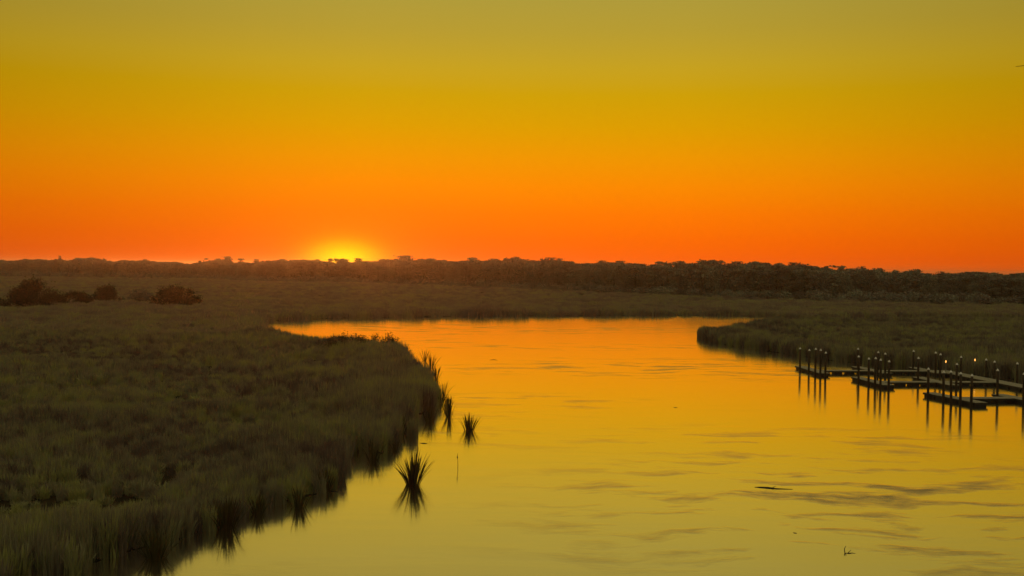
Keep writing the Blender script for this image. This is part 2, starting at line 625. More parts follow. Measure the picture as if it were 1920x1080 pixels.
def points(poly, y0, y1, dens, margin=10):
    xm = .56 * y1 + margin
    n = int(dens * 2 * xm * (y1 - y0))
    X, Y = rng.uniform(-xm, xm, n), rng.uniform(y0, y1, n)
    ok = np.abs(X) < .56 * Y + margin
    X, Y = X[ok], Y[ok]
    ok = inside(poly, X, Y)
    return X[ok], Y[ok]


def grass_field(name, poly, zones, label):
    for nm, y0, y1, dens, tufts, n_st, gap, edge in zones:
        X, Y = points(poly, y0, y1, dens)
        # a denser stand of upright reeds follows the shore
        X2, Y2 = points(poly, y0, y1, dens * 1.2)
        s2 = shore_dist(poly, X2, Y2) < edge
        X, Y = np.concatenate([X, X2[s2]]), np.concatenate([Y, Y2[s2]])
        sd = shore_dist(poly, X, Y)
        c = vnoise(X, Y, 7.5) * .8 + vnoise(X + 77, Y, 2.3) * .2
        c = np.clip((c - .5) * 1.25 + .5, 0, 1)                        # mounds and dips a few metres across
        big_ = vnoise(X + 300, Y * .7, 19)
        ew = edge * (.45 + 1.1 * vnoise(X + 50, Y + 90, 7.0))          # the stand's uneven inner margin
        stand = sd < ew
        hollow = (c < gap * (.45 + .9 * big_)) & ~stand
        keep = ~hollow | (rng.random(len(X)) < .7)
        X, Y, c, sd, big_, ew, stand, hollow = (q[keep] for q in (X, Y, c, sd, big_, ew, stand, hollow))
        n = len(X)
        h = .32 + .95 * c + .3 * (big_ - .5) + rng.normal(0, .08, n)
        hs = .92 + .80 * c + rng.normal(0, .09, n)
        t = np.clip((ew * 1.5 - sd) / (ew * .7), 0, 1)
        h = h * (1 - t) + np.maximum(h, hs) * t
        h = np.where(hollow, h * .9, h)
        h = np.clip(h, .25, 1.75)
        h *= np.clip(.82 + .18 * (Y - 50) / 20, .82, 1)
        rot = np.zeros((n, 3))
        rot[:, 0] = rng.normal(0, .07, n)
        rot[:, 1] = rng.normal(0, .07, n)
        rot[:, 2] = rng.uniform(0, 6.28, n)
        s = np.stack([np.sqrt(h) * rng.uniform(.9, 1.15, n)] * 2 + [h], 1)
        ov = np.where(sd < 1.2, .45, 0)
        P = np.stack([X + rng.normal(0, 1, n) * ov, Y + rng.normal(0, 1, n) * ov, np.full(n, .0)], 1)
        idx = np.where(stand | (rng.random(n) < .88), rng.integers(0, n_st, n), rng.integers(n_st, len(tufts), n))
        scatter(nm, P, rot, s, idx, tufts, label, 'grass')


grass_field('left', land, [('grass', 40, 100, 2.0, near_tufts, 6, .34, 5.0), ('grass', 100, 190, .8, mid_tufts, 5, .22, 6.0)],
            'tall olive marsh grass covering the left river bank')
grass_field('left_far', land, [('grass', 190, 420, .15, far_tufts, 4, .1, 3.5), ('grass', 420, 900, .05, far_tufts, 4, 0, 0)],
            'far brown marsh meadow stretching back to the treeline')
grass_field('spit', rland, [('grass', 96, 340, .7, mid_tufts, 5, .2, 6.0)], 'dark marsh grass covering the spit behind the floating docks')


def interp(tab, x):
    a = np.array(tab, float)
    return np.interp(x, a[:, 0], a[:, 1])


# ------------------------------------------------------------------ trees
BASE = [(-300, 514), (0, 517), (300, 521), (480, 528), (700, 531), (960, 541), (1150, 549), (1400, 560), (1600, 566), (1920, 573), (2300, 580)]
SKYL = [(-300, 486), (0, 487), (100, 488), (200, 490.5), (380, 493), (430, 491), (600, 491.5), (700, 490), (760, 487), (800, 491), (900, 491), (1000, 491),
        (1045, 490), (1075, 497), (1120, 497), (1200, 496), (1300, 496), (1400, 496), (1480, 498), (1550, 503), (1600, 505), (1650, 510), (1700, 511.5),
        (1800, 513), (1920, 515), (2300, 521)]


def tree_parts(kind, seed):
    """a tree one metre tall in unit scale x 12: returns trunk mesh and crown mesh (12 m tall, base at the origin)"""
    g = np.random.default_rng(seed)
    H = 12.0
    tk = MB()
    lobes = []
    if kind == 'dome':
        w, z0 = 4.2, 2.5
        for _ in range(11):
            a, r = g.uniform(0, 6.28), w * .62 * math.sqrt(g.random())
            z = z0 + (H - z0 - 1.4) * g.uniform(.15, 1) * (1 - .35 * (r / w) ** 2)
            lobes.append((r * math.cos(a), r * math.sin(a), z, g.uniform(1.3, 2.1), g.uniform(.9, 1.4)))
        lobes.append((0, 0, H - 1.3, 1.8, 1.3))
    elif kind == 'flat':
        for _ in range(7):
            a, r = g.uniform(0, 6.28), g.uniform(.6, 3.6)
            lobes.append((r * math.cos(a), r * math.sin(a), H - g.uniform(.5, 1.4), g.uniform(1.2, 2.0), .42))
        for _ in range(9):
            a, r = g.uniform(0, 6.28), g.uniform(.4, 2.8)
            lobes.append((r * math.cos(a), r * math.sin(a), H * g.uniform(.4, .86), g.uniform(1.1, 1.8), .6))
    elif kind == 'tiered':
        for z, n_, sp in ((H - .7, 3, 1.3), (H - 2.4, 4, 2.3), (H - 4.4, 5, 2.8), (H - 6.6, 4, 2.5)):
            for _ in range(n_):
                a, r = g.uniform(0, 6.28), sp * g.uniform(.3, 1)
                lobes.append((r * math.cos(a), r * math.sin(a), z + g.normal(0, .3), g.uniform(.9, 1.4), .5))
    elif kind == 'spire':
        for i in range(9):
            t = i / 8
            r = 1.7 * (1 - t) * g.uniform(.4, 1)
            a = g.uniform(0, 6.28)
            lobes.append((r * math.cos(a), r * math.sin(a), 2.6 + t * (H - 3.1), .6 + 1.0 * (1 - t), .9))
    elif kind == 'wispy':
        for _ in range(8):
            a, r = g.uniform(0, 6.28), g.uniform(.3, 2.6)
            lobes.append((r * math.cos(a), r * math.sin(a), H - g.uniform(.4, 4.5), g.uniform(.6, 1.1), .5))
    # trunk and limbs
    top = H * (.9 if kind != 'dome' else .75)
    bend = g.normal(0, .25, 2)
    pts = [(bend[0] * t * t * 2, bend[1] * t * t * 2, top * t - .2 * (t == 0)) for t in (0, .25, .5, .75, 1)]
    tk.tube(pts, [.34, .24, .19, .13, .06], 6)
    for lx, ly, lz, lr, lh in lobes:
        z1 = max(1.5, lz - .8 - .35 * math.hypot(lx, ly))
        t = min(1, z1 / top)
        tk.tube([(bend[0] * t * t * 2, bend[1] * t * t * 2, z1), (lx * .55, ly * .55, z1 + (lz - z1) * .65), (lx, ly, lz)], [.10, .065, .03], 4, False)
    cr = MB()
    for lx, ly, lz, lr, lh in lobes:
        k = int(56 * lr * lr * max(.6, lh))
        for _ in range(min(k, 230)):
            q = g.normal(0, 1, 3)
            q /= np.linalg.norm(q)
            q *= (g.random() ** .5) * (1 + .25 * g.normal())
            c = np.array((lx + q[0] * lr, ly + q[1] * lr, min(lz + q[2] * lr * lh, H + .1)))
            if c[2] < 1:
                continue
            s = g.uniform(.2, .46)
            u = g.normal(0, 1, 3)
            u /= np.linalg.norm(u)
            w_ = np.cross(u, g.normal(0, 1, 3))
            w_ /= np.linalg.norm(w_)
            cr.add([c - u * s, c + w_ * s * .7, c + u * s, c - w_ * s * .7], [(0, 1, 2, 3)])
    return tk, cr


TREES = {}
for i, (kd, sd_) in enumerate((('dome', 1), ('dome', 2), ('dome', 3), ('flat', 4), ('flat', 5), ('tiered', 6), ('tiered', 7), ('spire', 8), ('wispy', 9), ('wispy', 10))):
    tk, cr = tree_parts(kd, 40 + sd_)
    TREES.setdefault(kd, []).append((tk.mesh('trunk_' + kd, M['pale_bark' if kd in ('wispy', 'tiered') else 'bark']), cr.mesh('crown_' + kd, M['tree'])))

# the wood as one mass behind the skyline trees
whole = []
for kd in ('dome', 'flat', 'tiered'):
    for tm, cm in TREES[kd]:
        b = MB()
        b.add([v.co[:] for v in tm.vertices], [tuple(p.vertices) for p in tm.polygons])
        nb = len(b.f)
        b.add([v.co[:] for v in cm.vertices], [tuple(p.vertices) for p in cm.polygons])
        me = b.mesh('wood_tree', M['bark'])
        me.materials.append(M['tree'])
        me.polygons.foreach_set('material_index', [0] * nb + [1] * (len(b.f) - nb))
        whole.append(me)
bush = MB()
g = np.random.default_rng(5)
for _ in range(650):
    q = g.normal(0, 1, 3)
    q /= np.linalg.norm(q)
    q *= g.random() ** .4 * (1 + .2 * g.normal())
    c = np.array((q[0] * 3, q[1] * 3, 1.9 + q[2] * 1.9))
    s = g.uniform(.3, .6)
    u = g.normal(0, 1, 3)
    u /= np.linalg.norm(u)
    w_ = np.cross(u, g.normal(0, 1, 3))
    w_ /= np.linalg.norm(w_)
    bush.add([c - u * s, c + w_ * s * .7, c + u * s, c - w_ * s * .7], [(0, 1, 2, 3)])
whole.append(bush.mesh('wood_undergrowth', M['tree']))

P, Rr, Ss, Ii = [], [], [], []
for xp in np.arange(-160, 2090, 1.0):
    base_y = float(interp(BASE, xp))
    d0 = px(xp, base_y).y
    per = 1.0 * d0 / F_PX * 150 / 24.0          # trees per pixel column over a belt 150 m deep
    for _ in range(rng.poisson(per)):
        t = rng.random() ** 1.3
        bump = float(vnoise(np.array([xp]), np.array([3.0 + t * 12]), 13)[0]) * 6.5 + float(vnoise(np.array([xp]), np.array([9.0]), 45)[0]) * 5.0 - 4.5
        d = d0 + 3 + t * 150 + rng.normal(0, 2) + 22 * (float(vnoise(np.array([xp]), np.array([31.0]), 60)[0]) - .5)
        q = pxd(xp + rng.uniform(-.5, .5), 520, d)
        top_h = pxd(xp, float(interp(SKYL, xp)) - 1.5 + bump, d).z
        h = max(6.5, min(top_h, 20)) * rng.uniform(.76, 1.0)
        P.append((q.x, d, .1))
        w_ = rng.uniform(.85, 1.25)
        Ss.append((h / 12 * w_, h / 12 * w_, h / 12))
        Ii.append(rng.integers(0, len(whole) - 1))
    if rng.random() < min(1, .45 * d0 / 420):
        d = d0 + rng.normal(0, 9)
        q = pxd(xp, 520, d)
        k = rng.uniform(.6, 1.25)
        P.append((q.x, d, .05))
        Ss.append((k, k, k * rng.uniform(.7, 1.2)))
        Ii.append(len(whole) - 1)
n = len(P)
Rr = np.zeros((n, 3))
Rr[:, 2] = rng.uniform(0, 6.28, n)
scatter('forest', P, Rr, Ss, Ii, whole, 'dark wood of low trees closing off the marsh along the horizon', 'forest')


def skyline_tree(x, ytop, kd, label, width=1.0, back=25):
    d = px(x, float(interp(BASE, x))).y + back + rng.uniform(0, 25)
    top = pxd(x, ytop, d)
    h = top.z - .1
    o = empty('tree', (top.x, d, .1), rng.uniform(0, 6.28))
    o.scale = (h / 12 * width * 1.25, h / 12 * width * 1.25, h / 12)
    tm, cm = TREES[kd][int(rng.integers(0, len(TREES[kd])))]
    child('trunk', tm, o)
    child('crown', cm, o)
    tag(o, label, 'tree', 'trees standing out on the skyline')


SKY_TREES = [
    (112, 479, 'spire', 'small pointed tree on the skyline above the biggest shrub at far left', 1.0),
    (145, 484, 'dome', 'low round treetop just right of the pointed tree at far left', .7),
    (172, 483.5, 'dome', 'broad low treetop left of its twin above the second shrub', .9),
    (184, 484, 'flat', 'flat broad treetop above the third shrub from the left', .9),
    (272, 487, 'dome', 'tiny bump of a treetop above the gap between the shrubs', .7),
    (382, 483.5, 'wispy', 'feathery tree alone above the right end of the shrub row', 1.1),
    (410, 485, 'flat', 'flat-topped tree just right of the feathery lone tree', .8),
    (428, 481.5, 'dome', 'domed tree, tallest of the cluster right of the shrub row', .85),
    (452, 484, 'tiered', 'tiered tree right of the domed tree, left of the sun glow', .8),
    (480, 486.5, 'dome', 'small round treetop above the left end of the river', .7),
    (505, 487, 'flat', 'wide flat treetop above the left tip of the river', .9),
    (546, 487.5, 'flat', 'low flat treetop at the left rim of the sun glow', .8),
    (570, 486.5, 'tiered', 'ragged flat treetop left of the yellow sun glow', .8),
    (594, 487, 'dome', 'small round treetop inside the left part of the sun glow', .7),
    (619, 484, 'tiered', 'tree against the sun, left of the brightest spot', .7),
    (638, 483.5, 'flat', 'flat-topped tree right in front of the setting sun', .8),
    (670, 485, 'dome', 'round treetop against the right half of the sun glow', .75),
    (730, 484.5, 'flat', 'wide flat treetop between the sun glow and the big dome tree', 1.0),
    (762, 480, 'dome', 'large domed tree, highest treetop right of the sun', 1.35),
    (806, 486, 'dome', 'rounded treetop just right of the large domed tree', 1.0),
    (841, 488, 'flat', 'low flat treetop in the dip above the upper reed bank', .9),
    (884, 482, 'tiered', 'spreading layered tree above the reed clump in open water', 1.0),
    (924, 486, 'dome', 'low rounded treetop left of the small umbrella tree', .9),
    (960, 482, 'flat', 'small umbrella-shaped tree standing clear at the middle of the skyline', .6),
    (989, 487, 'flat', 'long flat treetop right of the small umbrella tree', 1.0),
    (1033, 484.5, 'dome', 'broad domed treetop right of the middle, before the skyline drops', 1.3),
    (1060, 491, 'flat', 'sloping treetop where the skyline drops right of the broad dome', .9),
    (1127, 490, 'dome', 'round treetop alone after the dip in the skyline', .9),
    (1165, 490.5, 'dome', 'wide round treetop right of the dip in the skyline', 1.1),
    (1192, 492, 'flat', 'low flat treetop left of two ragged trees', .9),
    (1236, 489.5, 'tiered', 'ragged layered tree, left of a pair right of the middle', .85),
    (1264, 490, 'flat', 'flat-topped tree, right of a pair above the river bend', .75),
    (1312, 491, 'dome', 'small round treetop above the tip of the grassy spit', .6),
    (1331, 485.5, 'flat', 'tall umbrella tree with open sky beneath its crown above the spit tip', .8),
    (1355, 487.5, 'wispy', 'thin ragged tree just right of the tall umbrella tree', .8),
    (1385, 491.5, 'dome', 'low round treetop between the umbrella tree and a spreading tree', .8),
    (1419, 489.5, 'tiered', 'spreading two-layered tree left of the docks on the skyline', 1.0),
    (1462, 494.5, 'dome', 'rounded treetop above the left end of the docks', 1.0),
    (1487, 493.5, 'dome', 'rounded treetop above the outermost dock finger', .9),
    (1514, 496, 'flat', 'long flat treetop right of the outermost dock finger', 1.0),
    (1537, 499, 'flat', 'thin flat spray of foliage low on the sloping skyline', .6),
    (1554, 498, 'wispy', 'thin tree with a loose crown on the sloping skyline', .7),
    (1579, 497, 'wispy', 'thin feathery flat tree standing above the sloping skyline', 1.1),
    (1617, 501, 'dome', 'rounded treetop above the second dock finger', .9),
    (1638, 503.5, 'flat', 'flat treetop right above the second dock finger', .8),
    (1679, 506, 'tiered', 'small layered treetop between the second and third dock fingers', .7),
    (1709, 505.5, 'flat', 'flat-topped tree standing up above the third dock finger', .7),
    (1766, 510.5, 'dome', 'low rounded treetop above the left of two lit lamps', .9),
    (1828, 509, 'tiered', 'layered treetop above the right of two lit lamps', .8),
    (1871, 512, 'flat', 'small flat-topped tree near the right edge of the skyline', .6),
    (1903, 515, 'dome', 'last low treetop at the right edge of the skyline', .8),
]
for x, yt, kd, lb, wd in SKY_TREES:
    skyline_tree(x, yt, kd, lb, wd)


# ------------------------------------------------------------------ shrubs
def shrub(name, x0, x1, ytop, ybase, label, seed, density=1.0, m='shrub', group=None, zb=.08, cat='shrub', leaf=.3):
    g = np.random.default_rng(seed)
    c0 = px((x0 + x1) / 2, ybase)
    d = c0.y
    w = (x1 - x0) / F_PX * d
    h = pxd((x0 + x1) / 2, ytop, d).z - zb
    o = empty(name, (c0.x, d, zb))
    st, cr = MB(), MB()
    lobes = []
    for i in range(max(5, int(w * 1.1))):
        u = g.uniform(-1, 1)
        lr = g.uniform(.16, .28) * h + .25
        lz = h * (1 - .5 * abs(u) ** 2.2) * g.uniform(.25, .85)
        lobes.append((u * (w / 2 - lr * .7), g.uniform(-.3, .3) * w, max(lr * .6, lz), lr))
    lobes.append((g.uniform(-.15, .15) * w, 0, h - .2 * h, .22 * h))
    for lx, ly, lz, lr in lobes:
        bx = lx * .45
        st.tube([(bx, ly * .3, -.15), ((bx + lx) / 2 + g.normal(0, .1), ly * .6, lz * .55), (lx, ly, lz)], [.09, .06, .025], 5, False)
        k = int(210 * density * lr * lr)
        for _ in range(min(k, 900)):
            q = g.normal(0, 1, 3)
            q /= np.linalg.norm(q)
            q *= g.random() ** .5 * (1 + .28 * g.normal())
            c = np.array((lx + q[0] * lr * 1.15, ly + q[1] * lr * 1.15, max(.05, lz + q[2] * lr)))
            s = g.uniform(.5, 1.2) * leaf
            uu = g.normal(0, 1, 3)
            uu /= np.linalg.norm(uu)
            w_ = np.cross(uu, g.normal(0, 1, 3))
            w_ /= np.linalg.norm(w_)
            cr.add([c - uu * s, c + w_ * s * .5, c + uu * s, c - w_ * s * .5], [(0, 1, 2, 3)])
    st.build('stems', M['bark'], o)
    cr.build('crown', M[m], o)
    tag(o, label, cat, group)
    return o


GRP = 'shrubs on the left meadow'
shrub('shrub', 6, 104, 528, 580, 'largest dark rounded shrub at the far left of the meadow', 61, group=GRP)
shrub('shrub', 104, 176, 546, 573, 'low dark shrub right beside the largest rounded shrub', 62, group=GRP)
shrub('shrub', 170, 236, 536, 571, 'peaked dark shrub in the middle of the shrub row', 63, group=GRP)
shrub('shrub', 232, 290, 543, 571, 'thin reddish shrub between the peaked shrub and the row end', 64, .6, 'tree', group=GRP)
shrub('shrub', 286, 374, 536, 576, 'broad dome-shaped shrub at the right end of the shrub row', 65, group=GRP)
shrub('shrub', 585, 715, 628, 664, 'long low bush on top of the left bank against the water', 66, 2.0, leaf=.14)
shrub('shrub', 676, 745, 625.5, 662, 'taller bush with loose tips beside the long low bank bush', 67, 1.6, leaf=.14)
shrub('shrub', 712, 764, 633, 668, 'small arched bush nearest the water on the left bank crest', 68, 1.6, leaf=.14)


# ------------------------------------------------------------------ reed clumps at the water's edge
def leaf_mesh(L, w, bend, seed):
    g = np.random.default_rng(seed)
    v, f = [], []
    n_ = 6
    tw = g.normal(0, .25)
    for s in range(n_ + 1):
        t = s / n_
        k = bend * L * t ** 2
        z = L * (t - .45 * bend * bend * t ** 2.5)
        ww = w / 2 * (1 - t ** 2.2) * (.75 + .5 * t)
        ca, sa = math.cos(tw * t), math.sin(tw * t)
        if s < n_:
            v += [(-ww * ca, k - ww * sa, z), (0, k + .25 * ww, z), (ww * ca, k + ww * sa, z)]
        else:
            v.append((0, k, z))
    for s in range(n_ - 1):
        o = 3 * s
        f += [(o, o + 1, o + 4, o + 3), (o + 1, o + 2, o + 5, o + 4)]
    o = 3 * (n_ - 1)
    f += [(o, o + 1, o + 3), (o + 1, o + 2, o + 3)]
    me = bpy.data.meshes.new('leaf')
    me.from_pydata(v, [], f)
    me.materials.append(M['reed'])
    for p in me.polygons:
        p.use_smooth = True
    return me


LEAVES = [leaf_mesh(1.0, .052 + .012 * (k % 3), .04 + .05 * k, 400 + k) for k in range(7)]


def reeds(x, ybase, ytop, x0, x1, count, label, seed, spread=.16, wide=1.0, zb=-.25):
    g = np.random.default_rng(seed)
    b = px(x, ybase)
    h = pxd(x, ytop, b.y).z * 1.02 - zb
    half_w = (x1 - x0) / 2 / F_PX * b.y
    lean_max = math.atan(half_w / max(.4, h * .75))
    o = empty('reed_clump', (b.x, b.y, zb))
    for i in range(count):
        a = i * 2.399 + g.normal(0, .3)
        t = (i + .5) / count
        lean = lean_max * t ** 1.4 * g.uniform(.7, 1.1)
        r = spread * math.sqrt(t) * h * .35
        k = min(6, int(t * 6 + g.uniform(0, 1.2)))
        L = h * g.uniform(.6, 1.0) ** .8 * (1 - .12 * t)
        lf = child('leaf', LEAVES[k], o)
        lf.location = (r * math.cos(a), r * math.sin(a), 0)
        lf.rotation_euler = (Matrix.Rotation(a - math.pi / 2, 3, 'Z') @ Matrix.Rotation(-lean * .75, 3, 'X') @ Matrix.Rotation(g.normal(0, .35), 3, 'Z')).to_euler()
        lf.scale = (wide * h * .8, L, L)
    tag(o, label, 'reeds', 'reed clumps along the left bank')
    return o


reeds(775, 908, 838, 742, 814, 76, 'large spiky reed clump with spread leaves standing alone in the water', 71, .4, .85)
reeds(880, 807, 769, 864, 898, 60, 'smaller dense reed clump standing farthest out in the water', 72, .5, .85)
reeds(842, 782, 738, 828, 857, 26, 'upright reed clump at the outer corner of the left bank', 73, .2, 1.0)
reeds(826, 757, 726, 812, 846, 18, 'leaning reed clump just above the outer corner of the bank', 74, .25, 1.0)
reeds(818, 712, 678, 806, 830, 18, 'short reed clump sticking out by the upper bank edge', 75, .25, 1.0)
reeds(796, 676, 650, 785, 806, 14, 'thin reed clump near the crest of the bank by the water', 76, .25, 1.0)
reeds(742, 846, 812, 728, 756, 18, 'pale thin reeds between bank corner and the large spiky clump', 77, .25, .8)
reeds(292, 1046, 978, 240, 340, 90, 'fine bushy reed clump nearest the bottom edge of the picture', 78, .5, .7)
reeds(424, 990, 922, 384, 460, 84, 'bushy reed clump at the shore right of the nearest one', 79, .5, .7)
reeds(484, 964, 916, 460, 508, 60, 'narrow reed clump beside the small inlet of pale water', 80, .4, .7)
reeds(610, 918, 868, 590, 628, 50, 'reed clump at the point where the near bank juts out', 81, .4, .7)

reeds(808, 690, 656, 796, 822, 22, 'reed fan on the bank edge above the leaning clump', 82, .35, .7)
reeds(832, 742, 708, 818, 850, 22, 'reed fan with one broken leaf pointing out over the river', 83, .35, .7)
reeds(838, 766, 732, 826, 858, 26, 'thick reed fan behind the outer corner of the bank', 84, .4, .7)
reeds(806, 792, 748, 790, 824, 30, 'dark reed clump on the inner side of the bank corner', 85, .4, .7)
reeds(752, 812, 768, 736, 770, 30, 'reed clump in the notch of the bank above the large spiky clump', 86, .4, .8)
reeds(700, 864, 816, 676, 724, 40, 'wide reed clump on the bank left of the large spiky clump', 87, .5, .7)
reeds(560, 952, 902, 536, 584, 46, 'reed clump hanging over the water left of the jutting point', 88, .5, .7)

# a dead stalk standing in the water
b = px(858, 877)
h = pxd(858, 850, b.y).z
o = empty('dead_stalk', (b.x, b.y, -.3))
k = MB()
k.tube([(0, 0, 0), (.02, 0, h * .5), (-.02, .0, h + .3)], [.022, .018, .010], 5)
k.build('stem', M['reed'], o)
k = MB()
k.tube([(-.015, 0, h * .62 + .3), (-.02, 0, h * .72 + .3), (-.025, 0, h * .84 + .3)], [.012, .05, .014], 6)
k.build('seed_head', M['reed'], o)
tag(o, 'single thin dead stalk standing in the water between two reed clumps', 'stalk')


# ------------------------------------------------------------------ floating wood
def driftwood(name, pts, rads, label, cat, parts=()):
    c = px(*pts[0])
    o = empty(name, (c.x, c.y, 0))
    w = MB()
    ws = [px(x, y) - c for x, y in pts]
    w.tube([(q.x, q.y, (r * .35)) for q, r in zip(ws, rads)], rads, 7)
    w.build('trunk' if cat == 'log' else 'stem', M['wood'], o, True)
    for pp, rr in parts:
        w = MB()
        w.tube([Vector((*(px(x, y) - c).xy, z)) for x, y, z in pp], rr, 5)
        w.build('branch', M['wood'], o, True)
    return tag(o, label, cat)


driftwood('floating_log', [(1415, 913.5), (1425, 914), (1440, 915), (1455, 916.5), (1470, 917), (1486, 917.5)], [.015, .04, .055, .035, .025, .015],
          'thin dark log floating low in the water right of the middle', 'log', [(((1448, 916, .04), (1455, 914, .1)), (.025, .01))])
driftwood('floating_twig', [(1584, 1037), (1590, 1037.5), (1598, 1037), (1604, 1038)], [.012, .02, .016, .008],
          'small forked twig floating near the bottom right of the river', 'twig',
          [(((1584, 1037, .02), (1583, 1035, .16), (1586, 1033, .25)), (.025, .02, .012)), (((1590, 1037.5, .02), (1596, 1034.5, .1)), (.02, .01)),
           (((1584, 1037, .02), (1587, 1041, .0)), (.02, .012))])
driftwood('floating_stick', [(919, 675), (926, 674.5), (933, 675.5)], [.02, .04, .015], 'small dark stick floating right of the upper left bank', 'stick')
driftwood('floating_stick', [(788, 831), (795, 831.5), (801, 832)], [.02, .04, .015], 'short dark stick floating between the bank and the far reed clump', 'stick')
driftwood('floating_stick', [(1487, 999), (1490, 999.5), (1494, 1000)], [.012, .022, .012], 'tiny dark stick floating below the thin floating log', 'stick')
driftwood('floating_stick', [(1263, 764), (1266, 764.3), (1270, 764)], [.015, .03, .012], 'tiny dark stick floating left of the docks in open water', 'stick')
driftwood('floating_twig', [(620, 921), (627, 921.5), (636, 923)], [.02, .03, .012], 'small twig floating beside the jutting point of the near bank', 'twig',
          [(((627, 921.5, .02), (632, 919, .12)), (.02, .01))])

# ------------------------------------------------------------------ docks
DECK_Z = .45


def dock(name, a, b, width, label, group, gap_every=1.75, gap=.62):
    """a floating dock from a to b (points on the water): planked deck, rim boards, floats with gaps between"""
    a, b = Vector(a), Vector(b)
    L = (b - a).length
    rz = math.atan2((b - a).y, (b - a).x)
    o = empty(name, (a.x, a.y, 0), rz)
    p = MB()
    x = 0.0
    while x < L - .1:
        w = .138
        p.box((x + .07, rng.normal(0, .008), DECK_Z - .045 + rng.uniform(0, .006)), w, width, .045)
        x += .15
    pl = p.build('deck_planks', M['deck'], o)
    pl['kind'] = 'stuff'
    for sgn in (-1, 1):
        r = MB()
        r.box((L / 2, sgn * (width / 2 - .04), DECK_Z - .21), L - .02, .075, .16)
        r.build('rim_board', M['rim'], o)
    for xe in (.03, L - .03):
        r = MB()
        r.box((xe, 0, DECK_Z - .21), .06, width - .17, .155)
        r.build('end_board', M['rim'], o)
    x = .1
    fm = {}
    while x < L - .4:
        fl = min(gap_every - gap, L - .1 - x)
        key = round(fl, 2)
        if key not in fm:
            q = MB()
            q.box((fl / 2, 0, 0), fl, width - .24, .44)
            fm[key] = q.mesh('float', M['float'])
        f_ = child('float', fm[key], o)
        f_.location = (x, 0, -.19)
        x += gap_every
    return tag(o, label, 'dock', group)


def line_pt(p0, p1, x):
    """the point on the line p0-p1 (water level) that shows at column x"""
    lo_, hi_ = -.5, 1.5
    f = lambda t: col_of(p0 + (p1 - p0) * t) - x
    for _ in range(50):
        mid = (lo_ + hi_) / 2
        if (f(lo_) > 0) == (f(mid) > 0):
            lo_ = mid
        else:
            hi_ = mid
    return p0 + (p1 - p0) * lo_


def piling(p, ytop, label, rad=.135):
    d = p.y
    # height so that the cap's tip shows at row ytop
    h = pxd(col_of(p), ytop, d).z
    o = empty('dock_piling', (p.x, p.y, -1.55))
    s = MB()
    tl = rng.normal(0, .012, 2)
    zs = [0, 1.6, h * .6 + 1.55, h + 1.55 - .24]
    s.tube([(tl[0] * z, tl[1] * z, z) for z in zs], [rad * 1.05, rad * 1.03, rad, rad * .97], 10)
    s.build('post', M['piling'], o, True)
    c = MB()
    z = zs[-1] - .03
    c.tube([(tl[0] * z, tl[1] * z, z), (tl[0] * z, tl[1] * z, z + .06), (tl[0] * z, tl[1] * z, z + .27)], [rad * 1.14, rad * 1.14, .015], 10)
    c.build('cap', M['cap'], o)
    tag(o, label, 'piling', 'white-capped dock pilings')


FG = 'finger docks'
fingers = {
    'A1': ((1500, 692), (1546, 706), 'outermost finger dock at the left end of the far row'),
    'A2': ((1605, 693), (1664, 706), 'second finger dock of the far row, right of the outermost one'),
    'A3': ((1711, 694), (1764, 706), 'third finger dock of the far row, nearest the shore reeds'),
    'B1': ((1606, 713), (1667, 729), 'leftmost finger dock of the middle row'),
    'B2': ((1720, 713), (1790, 729), 'right finger dock of the middle row, behind the nearest finger'),
    'C1': ((1741, 743), (1841, 763), 'nearest and longest finger dock, left one of the front row'),
    'C2': ((1870, 746), (1962, 764), 'finger dock cut by the right edge in the front row'),
}
FL = {}
for k, (a, b, lb) in fingers.items():
    A, B = px(*a), px(*b)
    FL[k] = (A, B)
    dock('finger_dock', A, B, 1.5, lb, FG, 1.9, .12)
WG = 'dock walkways'


def walkway(y, x_from, x_to, label, w=1.5):
    """runs between the fingers at the row y"""
    pa, pb = px(x_from, y), px(x_to, y)
    return dock('dock_walkway', pa, pb, w, label, WG, 1.75, .8)


def seg(ta, fa, tb, fb, label):
    """a walkway between two docks, butted against their sides; ta, tb: where along them"""
    A, B = FL[fa]
    C, D = FL[fb]
    p, q = A + (B - A) * ta, C + (D - C) * tb
    u = (q - p).normalized()
    return dock('dock_walkway', p + u * .80, q - u * (1.22 if fb == 'main' else .80), 1.5, label, WG, 1.75, .8)


MA, MBp = px(1760, 700), px(2010, 749)
main_dir = (MBp - MA).normalized()


FL['main'] = (MA, MBp)
seg(.62, 'A1', .62, 'A2', 'walkway joining the two leftmost fingers of the far row')
seg(.62, 'A2', .62, 'A3', 'walkway joining the second and third fingers of the far row')
seg(.62, 'A3', .06, 'main', 'short walkway from the third far finger to the broad main dock')
seg(.6, 'B1', .6, 'B2', 'walkway joining the two fingers of the middle row')
seg(.6, 'B2', .52, 'main', 'walkway from the middle row to the broad main dock')
seg(.55, 'C1', .4, 'C2', 'walkway joining the two fingers of the front row')
dock('main_dock', MA, MBp, 2.3, 'broad main dock running towards the right edge past all rows', WG, 2.2, .3)

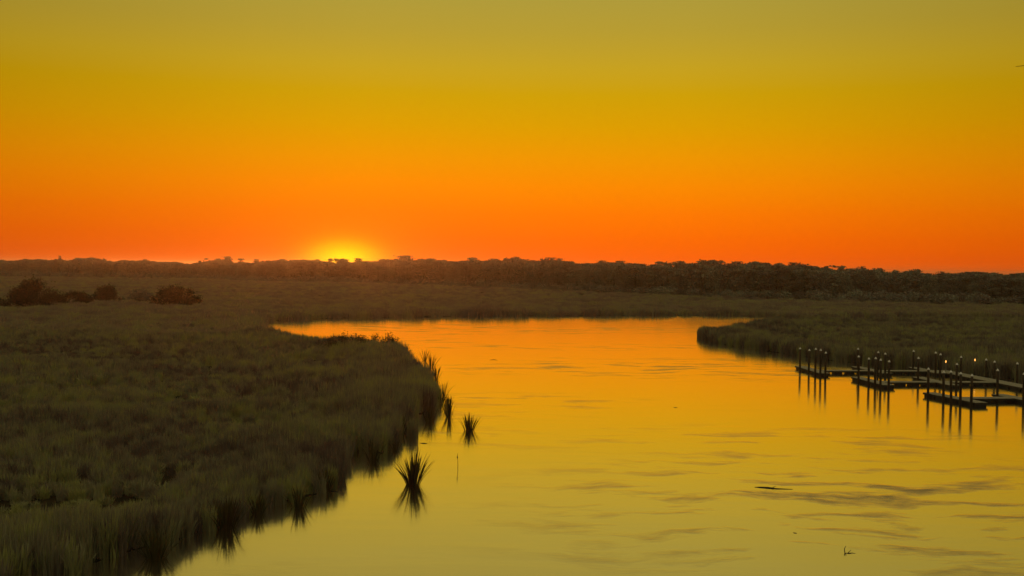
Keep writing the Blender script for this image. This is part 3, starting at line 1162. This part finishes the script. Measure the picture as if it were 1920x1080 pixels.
PIL = [
    ('A1', [(1500, 651), (1516, 654), (1528, 652), (1538, 654), (1547, 659)], 'outermost far finger'),
    ('A2', [(1608, 652), (1645, 658), (1660, 661)], 'second far finger'),
    ('A3', [(1711, 656), (1754, 659), (1762, 662)], 'third far finger by the reeds'),
    ('B1', [(1610, 666), (1628.5, 670), (1640, 669), (1651, 672), (1666, 675)], 'leftmost middle finger'),
    ('B2', [(1721, 669), (1792, 680)], 'right middle finger'),
    ('C1', [(1740, 689), (1769, 695), (1784, 694), (1800.6, 697), (1820.6, 701)], 'nearest front finger'),
    ('C2', [(1870.5, 691), (1919, 698)], 'front finger at the right edge'),
]
ORD = ['first', 'second', 'third', 'fourth', 'fifth']
for k, lst, nm in PIL:
    A, B = FL[k]
    dv = (B - A).normalized()
    nrm = Vector((-dv.y, dv.x, 0))
    if nrm.x < 0:
        nrm = -nrm
    for i, (x, yt) in enumerate(lst):
        off = nrm * (-.95)
        p = line_pt(A + off, B + off, x)
        piling(p, yt, '%s white-capped piling from the left on the %s' % (ORD[i], nm))
nrm = Vector((main_dir.y, -main_dir.x, 0))
if nrm.x < 0:
    nrm = -nrm
for i, (x, yt) in enumerate([(1800.6, 667), (1850, 672), (1864, 676), (1907, 679)]):
    p = line_pt(MA + nrm * 1.35, MBp + nrm * 1.35, x)
    piling(p, yt, '%s white-capped piling from the left along the broad main dock' % ORD[i])


def lamp(x, ytop, ybase, label):
    b = px(x, ybase)
    h = pxd(x, ytop, b.y).z
    o = empty('lamp_post', (b.x, b.y, -.1 if ybase < 700 else -.1))
    p = MB()
    p.tube([(0, 0, -1.4), (0, 0, h - .12)], [.05, .04], 8)
    p.build('post', M['metal'], o, True)
    l_ = MB()
    l_.tube([(0, 0, h - .12), (0, 0, h - .02), (0, 0, h + .10), (0, 0, h + .20)], [.04, .075, .075, .04], 10)
    l_.build('lamp_globe', M['glow'], o, True)
    c = MB()
    c.tube([(0, 0, h + .20), (0, 0, h + .24), (0, 0, h + .32)], [.11, .11, .02], 10)
    c.build('lamp_cap', M['metal'], o)
    return tag(o, label, 'lamp', 'lit lamps by the docks')


lamp(1773, 677, 702, 'left of two small lit orange lamps on thin posts above the docks')
lamp(1827.5, 674, 704, 'right of two small lit orange lamps on thin posts above the docks')

# ------------------------------------------------------------------ a bird gliding past the upper right edge
dist = 75.0
tip = pxd(1906, 124, dist)
mppx = dist / F_PX
o = empty('bird', tip + Vector((22 * mppx, 0, 0)))
bm_ = MB()
span = 22 * mppx
bod = [(-.32, .010), (-.22, .05), (-.05, .075), (.12, .06), (.24, .035), (.34, .03), (.42, .006)]
bm_.tube([(0, -y, -.02 + .02 * (y > .2)) for y, r in bod], [r for y, r in bod], 8)
for s in (-1, 1):
    sec = [(0.04, .12, -.10, .03), (.3, .15, -.10, .045), (.62, .12, -.12, .02), (.9, .02, -.16, .0), (1.0, -.06, -.15, .0)]
    vv, ff_ = [], []
    for t, f0, f1, z in sec:
        x = s * span * t
        vv += [(x, -f0, z), (x, -f1, z - .004), (x, (-f0 - f1) / 2, z + .016)]
    for i in range(len(sec) - 1):
        a = 3 * i
        for u, w_ in ((0, 1), (1, 2), (2, 0)):
            ff_.append((a + u, a + w_, a + 3 + w_, a + 3 + u))
    bm_.add(vv, ff_)
bm_.add([(-.05, .28, -.01), (.05, .28, -.01), (.12, .48, 0), (0, .5, .0), (-.12, .48, 0), (0, .3, .02)], [(0, 1, 2, 3, 4), (0, 5, 1), (1, 5, 2), (2, 5, 3), (3, 5, 4), (4, 5, 0)])
bm_.build('body', M['bird'], o)
tag(o, 'dark bird gliding level, cut by the right edge high in the sky', 'bird')

# ------------------------------------------------------------------ haze
m, nt, out = mat('evening_haze')
pv = nt.nodes.new('ShaderNodeVolumePrincipled')
pv.inputs['Color'].default_value = (.72, .77, 1.0, 1)
pv.inputs['Density'].default_value = .00018
pv.inputs['Anisotropy'].default_value = .78
nt.links.new(pv.outputs[0], out.inputs['Volume'])
hz = MB()
hz.box((0, 2440, -2.6), 6020, 5140, 23.0 + 2.6)
tag(hz.build('haze', m), kind='stuff')
